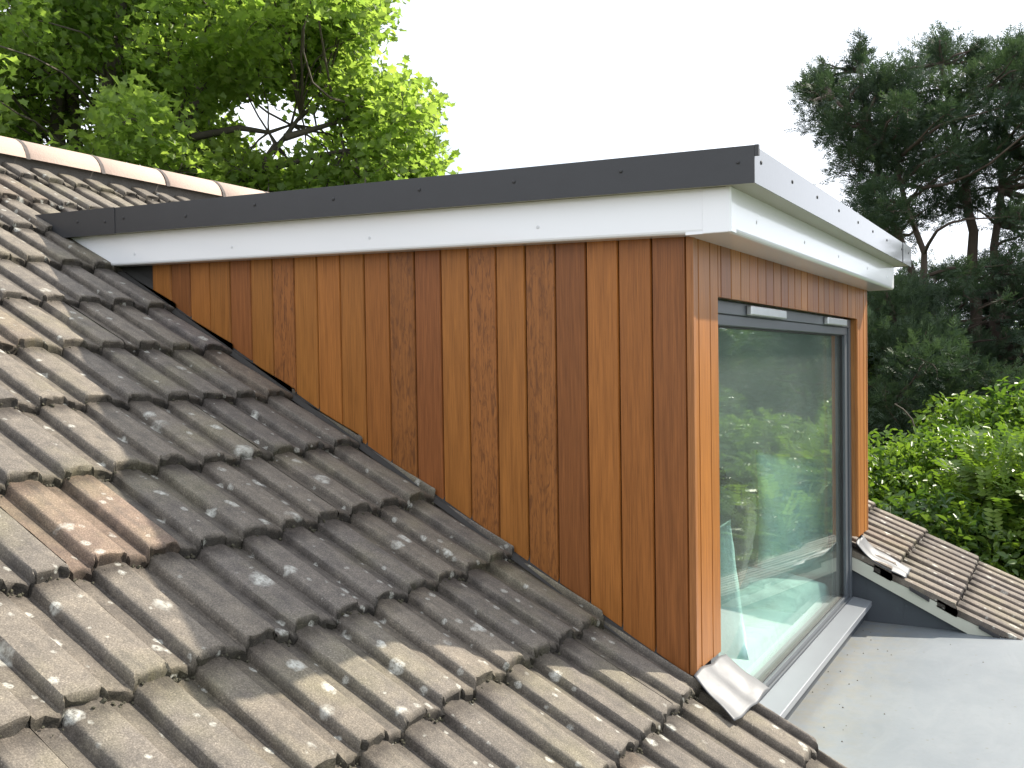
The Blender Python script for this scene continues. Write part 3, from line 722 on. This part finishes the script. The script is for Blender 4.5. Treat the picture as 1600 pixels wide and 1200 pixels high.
def frond(centers, dirs, size, r_=rng, toneval=None, nb=6):
    """conifer sprays: a stem blade with side needles-blades, all thin quads in one plane"""
    n = len(centers); d = unit(dirs)
    side = unit(np.cross(d, r_.normal(0, 1, (n, 3)) * .6 + np.array([0, 0, 1]))); nrm = np.cross(d, side)
    s = size * r_.uniform(.6, 1.4, n)
    Vs = []; q = []
    for b in range(nb * 2 + 1):
        if b == nb * 2: o0 = np.zeros(n); ang = np.zeros(n); ln = np.ones(n) * 1.0; wd = .035
        else:
            i = b // 2; sg = 1 if b % 2 else -1
            o0 = np.full(n, i / nb * .85); ang = np.full(n, sg * .75) + r_.normal(0, .15, n); ln = (.55 - .38 * i / nb) * r_.uniform(.7, 1.2, n); wd = .045
        dd = d * np.cos(ang)[:, None] + side * np.sin(ang)[:, None] + nrm * r_.normal(0, .18, n)[:, None]
        ww = unit(np.cross(dd, nrm + 1e-3)) * wd
        st = centers + d * (o0 * s)[:, None]; en = st + dd * (ln * s)[:, None]; mdl = st + dd * (ln * .5 * s)[:, None]
        Vs.append(np.stack([st, mdl + ww * s[:, None], en, mdl - ww * s[:, None]], 1))
    V = np.concatenate(Vs, 0).reshape(-1, 3); m = len(V) // 4
    tv = r_.uniform(0, 1, n) if toneval is None else np.clip(toneval + r_.normal(0, .15, n), 0, 1)
    C = np.ones((len(V), 4)); C[:, :3] = np.repeat(np.tile(tv, nb * 2 + 1), 4)[:, None]
    return V, np.arange(len(V)), np.full(m, 4), C
def ball(n, r_=rng, shell=.5):
    v = unit(r_.normal(0, 1, (n, 3))); return v * (r_.uniform(shell ** 3, 1, n) ** (1 / 3))[:, None]
def limb(mb, a, b, ra, rb, r_, bend=.12, n=6, seg=8):
    a, b = Vector(a), Vector(b); L_ = (b - a).length; o1 = Vector(r_.normal(0, 1, 3)) * L_ * bend
    pts = []; rr = []
    for i in range(seg + 1):
        t_ = i / seg; p = a.lerp(b, t_) + o1 * math.sin(t_ * math.pi) + Vector(r_.normal(0, 1, 3)) * L_ * .012 * (0 < i < seg)
        pts.append(p); rr.append(ra + (rb - ra) * t_ ** .8)
    mb.tube(pts, rr, n); return pts
def merge(parts):
    V = []; F = []; K = []; C = []; b = 0
    for v, f, k, c in parts:
        V.append(v); F.append(f + b); K.append(k); C.append(c); b += len(v)
    return np.concatenate(V), np.concatenate(F), np.concatenate(K), np.concatenate(C)

LM = dict(sycamore=leaf_material('sycamore_leaf', (.145, .225, .06), (.27, .36, .10), .68, .45, (1.5, 1.55, .8)),
          cypress=leaf_material('cypress_foliage', (.024, .046, .028), (.070, .108, .052), .25, .7, (1.3, 1.4, .9)),
          shrub=leaf_material('shrub_leaf', (.045, .105, .02), (.17, .26, .05), .4, .4, (1.45, 1.5, .6)),
          glossy=leaf_material('glossy_shrub_leaf', (.035, .085, .022), (.10, .17, .04), .4, .3),
          hedge=leaf_material('dark_hedge_leaf', (.045, .09, .035), (.13, .20, .06), .4, .5),
          bark=bark_material('grey_bark', (.05, .042, .033), (.14, .12, .095)), redbark=bark_material('cypress_bark', (.035, .025, .02), (.11, .08, .06)))

def inside(poly, x, y):
    c = False; j = len(poly) - 1
    for i in range(len(poly)):
        if (poly[i][1] > y) != (poly[j][1] > y) and x < (poly[j][0] - poly[i][0]) * (y - poly[i][1]) / (poly[j][1] - poly[i][1]) + poly[i][0]: c = not c
        j = i
    return c

# --- sycamore beyond the ridge
def sycamore():
    r_ = np.random.default_rng(11)
    D = 12.5
    base = at(150, 600, D + .6); base.z = GZ
    root = thing('sycamore_tree', base, 'large bright green sycamore tree with lobed leaves rising behind the ridge', 'tree')
    outline = [(-420, -520), (300, -560), (520, -260), (600, -120), (585, -20), (612, 40), (560, 75), (560, 95), (600, 110), (650, 140), (690, 155), (678, 190), (690, 240), (692, 300), (600, 420), (380, 480), (-300, 520), (-520, 200)]
    holes = [(118, 150, 26), (400, 190, 38), (455, 215, 26), (60, 235, 16), (105, 215, 22), (640, 120, 14), (385, 160, 22), (520, 190, 14), (585, 90, 22), (300, 60, 12)]
    cl = []
    tries = 0
    while len(cl) < 430 and tries < 16000:
        tries += 1
        px = r_.uniform(-330, 690); py = r_.uniform(-330, 470); rad = r_.uniform(30, 56)
        if py < -70 and r_.random() < .6: continue
        if px < -60 and r_.random() < .5: continue
        if not inside(outline, px + rad * .7, py) or not inside(outline, px, py): continue
        if any((px - a) ** 2 + (py - b) ** 2 < (c + rad * .55) ** 2 for a, b, c in holes): continue
        dep = D + r_.normal(0, 1.5) * (1 - .45 * max(0, px) / 690)
        if px < 230 and 40 < py < 240 and r_.random() < .12: continue
        P = at(px, py, dep)
        if any((P - q[0]).length < .40 * (q[1] + rad * dep / 1542) for q in cl): continue
        cl.append((P, rad * dep / 1542))
    back = []
    while len(back) < 70:
        px = r_.uniform(-330, 650); py = r_.uniform(-300, 440); rad = r_.uniform(46, 74)
        if not inside(outline, px + rad * .8, py) or any((px - a) ** 2 + (py - b) ** 2 < (c + rad * .6) ** 2 for a, b, c in holes): continue
        dep = D + 2.2 + r_.normal(0, .6); back.append((at(px, py, dep), rad * dep / 1542))
    cl += back
    for px, py, rad in ((590, 10, 30), (560, 55, 30), (520, 100, 34), (600, 150, 34), (650, 170, 32), (660, 225, 34), (670, 280, 34), (640, 300, 36), (610, 260, 34), (560, 300, 36), (600, 320, 36), (500, 310, 36), (450, 300, 34), (660, 250, 30), (560, 160, 34), (520, 30, 34)):
        dep = D + r_.normal(0, .6); cl.append((at(px, py, dep), rad * dep / 1542))
    # woody frame: several stems from one stool
    mb = MB(); nodes = []
    tops = [(40, -200, .0), (105, -260, .4), (215, -220, -.3), (255, -150, .5), (-80, -250, .6), (330, 40, -.2)]
    stems = []
    for i, (px, py, dd) in enumerate(tops):
        b0 = base + Vector((r_.normal(0, .25), r_.normal(0, .25), 0))
        foot = at(px * .55 + 60, 330, D + dd); topp = at(px, py, D + dd)
        p1 = limb(mb, b0, foot, .16, .12, r_, .03, 10, 6); p2 = limb(mb, foot, topp, .12, .045, r_, .04, 10, 9)
        nodes += [(p, .05) for p in p2[1:]] + [(p, .09) for p in p1[3:]]
    # two bare boughs that show through the gap
    for pts in ([(330, 330), (400, 265), (445, 215), (470, 180), (500, 160)], [(300, 215), (375, 200), (420, 207), (455, 195)], [(395, 270), (470, 250), (540, 235), (610, 235)], [(445, 215), (480, 205), (530, 190), (600, 180)]):
        pp = [at(a, b, D - .6 + .1 * k) for k, (a, b) in enumerate(pts)]
        mb.tube(pp, list(np.linspace(.05, .014, len(pp))), 7); nodes += [(pp[-1], .02), (pp[-2], .02)]
    trunk = mb.build('trunk', LM['bark'], root, smooth=True)
    mb = MB(); parts = []
    npos = np.array([tuple(n_[0]) for n_ in nodes]); used = np.zeros(len(npos))
    for P, rad in cl:
        d2 = np.linalg.norm(npos - np.array(P), axis=1) + .5 * used; i = int(np.argmin(d2)); a = Vector(npos[i]); used[i] += 1
        ln = (a - P).length
        if ln > .05: limb(mb, a, P, min(.024, .008 + .006 * ln), .005, r_, .10, 5, 6)
        n = int(210 * (rad / .35) ** 2)
        n = min(n, 400)
        e = np.array([1.3, 1.3, 1.0]) * rad
        c = np.array(P) + ball(n, r_, .1) * e + r_.normal(0, .07, (n, 3))
        for q in range(6):
            t_ = Vector(np.array(P) + ball(1, r_, .7)[0] * e); limb(mb, P, t_, .006, .002, r_, .1, 4, 3)
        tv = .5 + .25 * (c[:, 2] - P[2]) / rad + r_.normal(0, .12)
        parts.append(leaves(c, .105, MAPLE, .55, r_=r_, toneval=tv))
    mb.build('limb', LM['bark'], root)
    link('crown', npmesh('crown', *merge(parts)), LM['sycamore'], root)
sycamore()

# --- cypress trees right
def cypress(base, stems, clusters, label, seed, spray=.15, dens=1.0):
    r_ = np.random.default_rng(seed)
    root = thing('cypress_tree', base, label, 'tree', None)
    mb = MB(); nodes = []
    for (pts, ra, rb) in stems:
        pp = [Vector(p) for p in pts]; fine = []
        for i in range(len(pp) - 1):
            for k in range(4): fine.append(pp[i].lerp(pp[i + 1], k / 4) + Vector(r_.normal(0, .03, 3)))
        fine.append(pp[-1]); mb.tube(fine, list(np.linspace(ra, rb, len(fine))), 9)
        nodes += fine[4:]
    mb.build('trunk', LM['redbark'], root, smooth=True)
    npos = np.array([tuple(p) for p in nodes]); mb = MB(); parts = []
    for P, rad in clusters:
        P = np.array(P)
        d2 = np.linalg.norm(npos - P - np.array([0, 0, -rad]), axis=1); i = int(np.argmin(d2)); a = npos[i]
        limb(mb, a, P, .035, .008, r_, .08, 5, 6)
        out_ = unit((P - a)[None])[0] * .9 + np.array([0, 0, .55])
        n = int(dens * 800 * (rad / .5) ** 2); n = max(14, min(n, 1300))
        off = ball(n, r_, .2) * np.array([1.2, 1.2, .75]) * rad
        off += r_.normal(0, min(.10, rad * .35), (n, 3)); dr = off / rad * .6 + out_ * .6 + r_.normal(0, .3, (n, 3))
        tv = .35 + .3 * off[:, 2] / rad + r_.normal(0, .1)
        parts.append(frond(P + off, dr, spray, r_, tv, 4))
        for q in range(4):
            t_ = P + ball(1, r_, .7)[0] * rad; limb(mb, P, t_, .01, .003, r_, .1, 4, 3)
    mb.build('branch', LM['redbark'], root)
    link('crown', npmesh('crown', *merge(parts)), LM['cypress'], root)
    return root
def px_clusters(outline, n, D, sd, rmin, rmax, seed, holes=(), sep=.45):
    r_ = np.random.default_rng(seed); cl = []; t_ = 0
    xs = [p[0] for p in outline]; ys = [p[1] for p in outline]
    while len(cl) < n and t_ < 20000:
        t_ += 1; px = r_.uniform(min(xs), max(xs)); py = r_.uniform(min(ys), max(ys)); rad = r_.uniform(rmin, rmax)
        if not inside(outline, px, py): continue
        if any((px - a) ** 2 + (py - b) ** 2 < (c + rad * .6) ** 2 for a, b, c in holes): continue
        dep = D + r_.normal(0, sd); P = at(px, py, dep); R_ = rad * dep / 1542
        if any((P - q[0]).length < sep * (q[1] + R_) for q in cl): continue
        cl.append((P, R_))
    return cl
D1 = 16.0
b1 = at(1545, 800, D1); b1.z = GZ
def pth(*q, d=D1): return [at(a, b, d) for a, b in q]
stems1 = [([b1] + pth((1550, 720), (1528, 560), (1520, 400), (1500, 250), (1470, 100)), .15, .035), ([b1] + pth((1530, 700), (1480, 560), (1430, 430), (1380, 300), (1345, 110)), .11, .03),
          ([b1] + pth((1575, 700), (1560, 500), (1558, 350), (1580, 130)), .12, .035), ([b1] + pth((1500, 640), (1455, 520), (1440, 400), (1400, 250), (1300, 150), d=D1 - .6), .085, .022)]
top = [(1275, 150), (1290, 115), (1320, 150), (1335, 90), (1350, 85), (1365, 130), (1400, 112), (1445, 85), (1470, 78), (1500, 105), (1520, 95), (1560, 78), (1600, 85), (1760, 110), (1760, 420), (1600, 420), (1570, 330), (1520, 330), (1440, 345), (1400, 400), (1380, 380), (1360, 330), (1320, 220), (1280, 210)]
c1 = px_clusters(top, 165, D1, 1.1, 15, 32, 21, sep=.46)
for q in ((1345, 82, 10), (1340, 100, 14), (1283, 120, 9), (1280, 135, 14), (1262, 143, 9), (1470, 72, 12), (1468, 64, 7), (1590, 75, 14), (1530, 80, 14), (1400, 110, 14), (1395, 385, 22), (1375, 355, 20), (1310, 205, 16), (1365, 300, 20)):
    c1.append((at(q[0], q[1], D1 + random.uniform(-.5, .5)), q[2] * D1 / 1542))
sk = [(1340, 420), (1380, 470), (1420, 420), (1470, 400), (1530, 420), (1600, 400), (1760, 420), (1760, 640), (1600, 650), (1480, 640), (1360, 560)]
c1 += px_clusters(sk, 240, D1 + .5, 1.4, 8, 24, 22, holes=((1405, 425, 12), (1455, 400, 7)), sep=.42)
for sx, sy in ((1345, 58), (1288, 98), (1471, 56), (1530, 66), (1590, 62), (1250, 138)):
    for k in range(6): c1.append((at(sx + (k * 7 if sx == 1250 else random.uniform(-3, 3)), sy + k * (3 if sx == 1250 else 9), D1), (4 + 2.0 * k) * D1 / 1542))
t1 = cypress(b1, stems1, c1, 'tall dark cypress with spreading flat top and open bare stems right of the dormer', 31)
# dense lower conifer in front of its foot
D2 = 13.5
b2 = at(1440, 800, D2 + .3); b2.z = GZ
low = [(1335, 440), (1375, 440), (1420, 470), (1480, 540), (1560, 590), (1700, 600), (1700, 800), (1340, 800)]
c2 = px_clusters(low, 90, D2, .7, 22, 46, 23, sep=.38)
cypress(b2, [([b2] + pth((1440, 700), (1420, 560), (1380, 450), d=D2 + .3), .14, .03), ([b2] + pth((1500, 700), (1560, 600), d=D2 + .3), .1, .03)], c2, 'low dense dark cypress under the taller open one', 32, .14)

def copy_tree(root, loc, rz, s, label):
    c = root.copy(); col.objects.link(c); c.location = loc; c.rotation_euler = (0, 0, rz); c.scale = (s, s, s); c['label'] = label
    for ch in root.children:
        d = ch.copy(); col.objects.link(d); d.parent = c
    return c
for (x, y, rz, s, lab) in ((17.0, -2.6, 1.9, .60, 'dark cypress mirrored in the window, second one along the garden boundary'), (19.0, -6.5, 3.4, .60, 'small dark cypress mirrored in the window, lowest one along the garden boundary')):
    copy_tree(t1, (x, y, GZ), rz, s, lab)

# --- shrubs
def shrub(name, center, radii, nclump, leafsize, mat, label, seed, cat='shrub', shape=OVAL, dens=1.0, pinnate=False, blob=.33):
    r_ = np.random.default_rng(seed); cx, cy, cz = center
    root = thing(name, (cx, cy, GZ), label, cat)
    mb = MB(); parts = []
    for i in range(nclump):
        d = ball(1, r_, .72)[0]; d[2] = abs(d[2]) * 1.0 - .15
        P = np.array([cx, cy, cz]) + d * np.array(radii)
        rad = blob * r_.uniform(.7, 1.35)
        if i < 14: limb(mb, (cx + r_.normal(0, .2), cy + r_.normal(0, .2), GZ), tuple(P), .035, .008, r_, .06, 6, 7)
        tv0 = .45 + r_.normal(0, .16)
        if pinnate:
            nb = int(16 * dens)
            for q in range(nb):
                o = ball(1, r_, .4)[0] * rad; st = P + o; dr = unit((o / rad + np.array([0, 0, .5]) + r_.normal(0, .4, 3))[None])[0]
                sd_ = unit(np.cross(dr, np.array([0, 0, 1.]) + r_.normal(0, .2, 3))[None])[0]
                ks = np.arange(7); ptsL = st + dr * (ks[:, None] * leafsize * .42) + sd_ * leafsize * .42; ptsR = st + dr * (ks[:, None] * leafsize * .42) - sd_ * leafsize * .42
                for pts_, sg in ((ptsL, 1), (ptsR, -1)):
                    n = len(pts_); tan = unit(np.tile(dr * .6 + sd_ * sg, (n, 1)) + r_.normal(0, .12, (n, 3)) - np.array([0, 0, .25])); nr = unit(np.cross(tan, np.tile(dr, (n, 1))) * sg + r_.normal(0, .15, (n, 3)) + np.array([0, 0, .2])); bi = unit(np.cross(nr, tan)); s = leafsize * r_.uniform(.8, 1.1, n)
                    k = len(OVAL)
                    V = (pts_[:, None, :] + (bi[:, None, :] * OVAL[None, :, 0:1] * .9 + tan[:, None, :] * OVAL[None, :, 1:2]) * s[:, None, None]).reshape(-1, 3)
                    C = np.ones((len(V), 4)); C[:, :3] = np.clip(tv0 + .2 + r_.normal(0, .12), 0, 1)
                    parts.append((V, np.arange(len(V)), np.full(n, k), C))
        else:
            n = int(dens * 230 * (rad / .33) ** 2)
            o = ball(n, r_, .45) * rad * np.array([1.15, 1.15, .85])
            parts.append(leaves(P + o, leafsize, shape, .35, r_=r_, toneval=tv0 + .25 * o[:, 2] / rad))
    # inner mass of darker leaves so that the shrub is not hollow
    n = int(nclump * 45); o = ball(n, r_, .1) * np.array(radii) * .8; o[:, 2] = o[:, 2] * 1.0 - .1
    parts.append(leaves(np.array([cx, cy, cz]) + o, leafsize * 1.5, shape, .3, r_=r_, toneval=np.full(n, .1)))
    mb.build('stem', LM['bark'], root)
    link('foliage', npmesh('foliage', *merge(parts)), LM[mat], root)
    return root
def spot(px, py, d): p = at(px, py, d); return (p.x, p.y, p.z)
shrub('garden_shrub', spot(1455, 850, 9.5), (1.25, 1.5, 1.15), 90, .075, 'shrub', 'bright green small leaved shrub just past the right hand tiles', 41)
shrub('garden_shrub', spot(1610, 860, 8.6), (.9, .8, .95), 60, .085, 'shrub', 'yellow green feathery leaved shrub at the right edge of the photo', 42, pinnate=True, dens=1.0)
shrub('garden_shrub', spot(1440, 905, 8.3), (.7, .6, .55), 34, .085, 'glossy', 'low dark glossy leaved shrub directly below the bright green one', 43)
shrub('garden_shrub', spot(1590, 735, 10.8), (1.3, 1.1, .95), 60, .085, 'shrub', 'tall arching shrub with pale shoots behind the feathery leaved one', 44)
shrub('garden_shrub', spot(1365, 545, 15.0), (.7, .7, .9), 30, .10, 'shrub', 'sunlit green shrub glimpsed between dormer corner and dark cypress', 45)
k_ = 46
for (x, y, z, rx, ry, rz, n, mt, lab) in ((9.5, -2.6, -1.2, 1.4, 1.4, 1.4, 70, 'shrub', 'round bright shrub mirrored in the left half of the window'),
        (11.5, -4.6, -.9, 1.7, 1.7, 1.7, 80, 'glossy', 'large glossy shrub mirrored in the window behind the round bright one'),
        (8.2, -4.3, -1.6, 1.3, 1.3, 1.2, 60, 'shrub', 'low spreading shrub mirrored low in the window glass')):
    shrub('garden_shrub', (x, y, z), (rx, ry, rz), n, .085, mt, lab, k_, blob=.4); k_ += 1
# clipped boundary hedge far behind
shrub('boundary_hedge', (22, -3, -1.3), (2.2, 15, 3.1), 300, .16, 'hedge', 'long dark boundary hedge across the end of the garden', 60, cat='hedge', blob=.9, dens=.35)
# dried climber stems that stick up from the shrub
mb = MB(); mb.tube([at(1432, 680, 10), at(1425, 655, 10), at(1412, 640, 10), at(1398, 631, 10)], [.009, .008, .007, .006], 6)
tag(mb.build('dead_stem', LM['bark'], None, smooth=True), 'bare dry stem poking up from the shrub against dark cypress', 'stem')
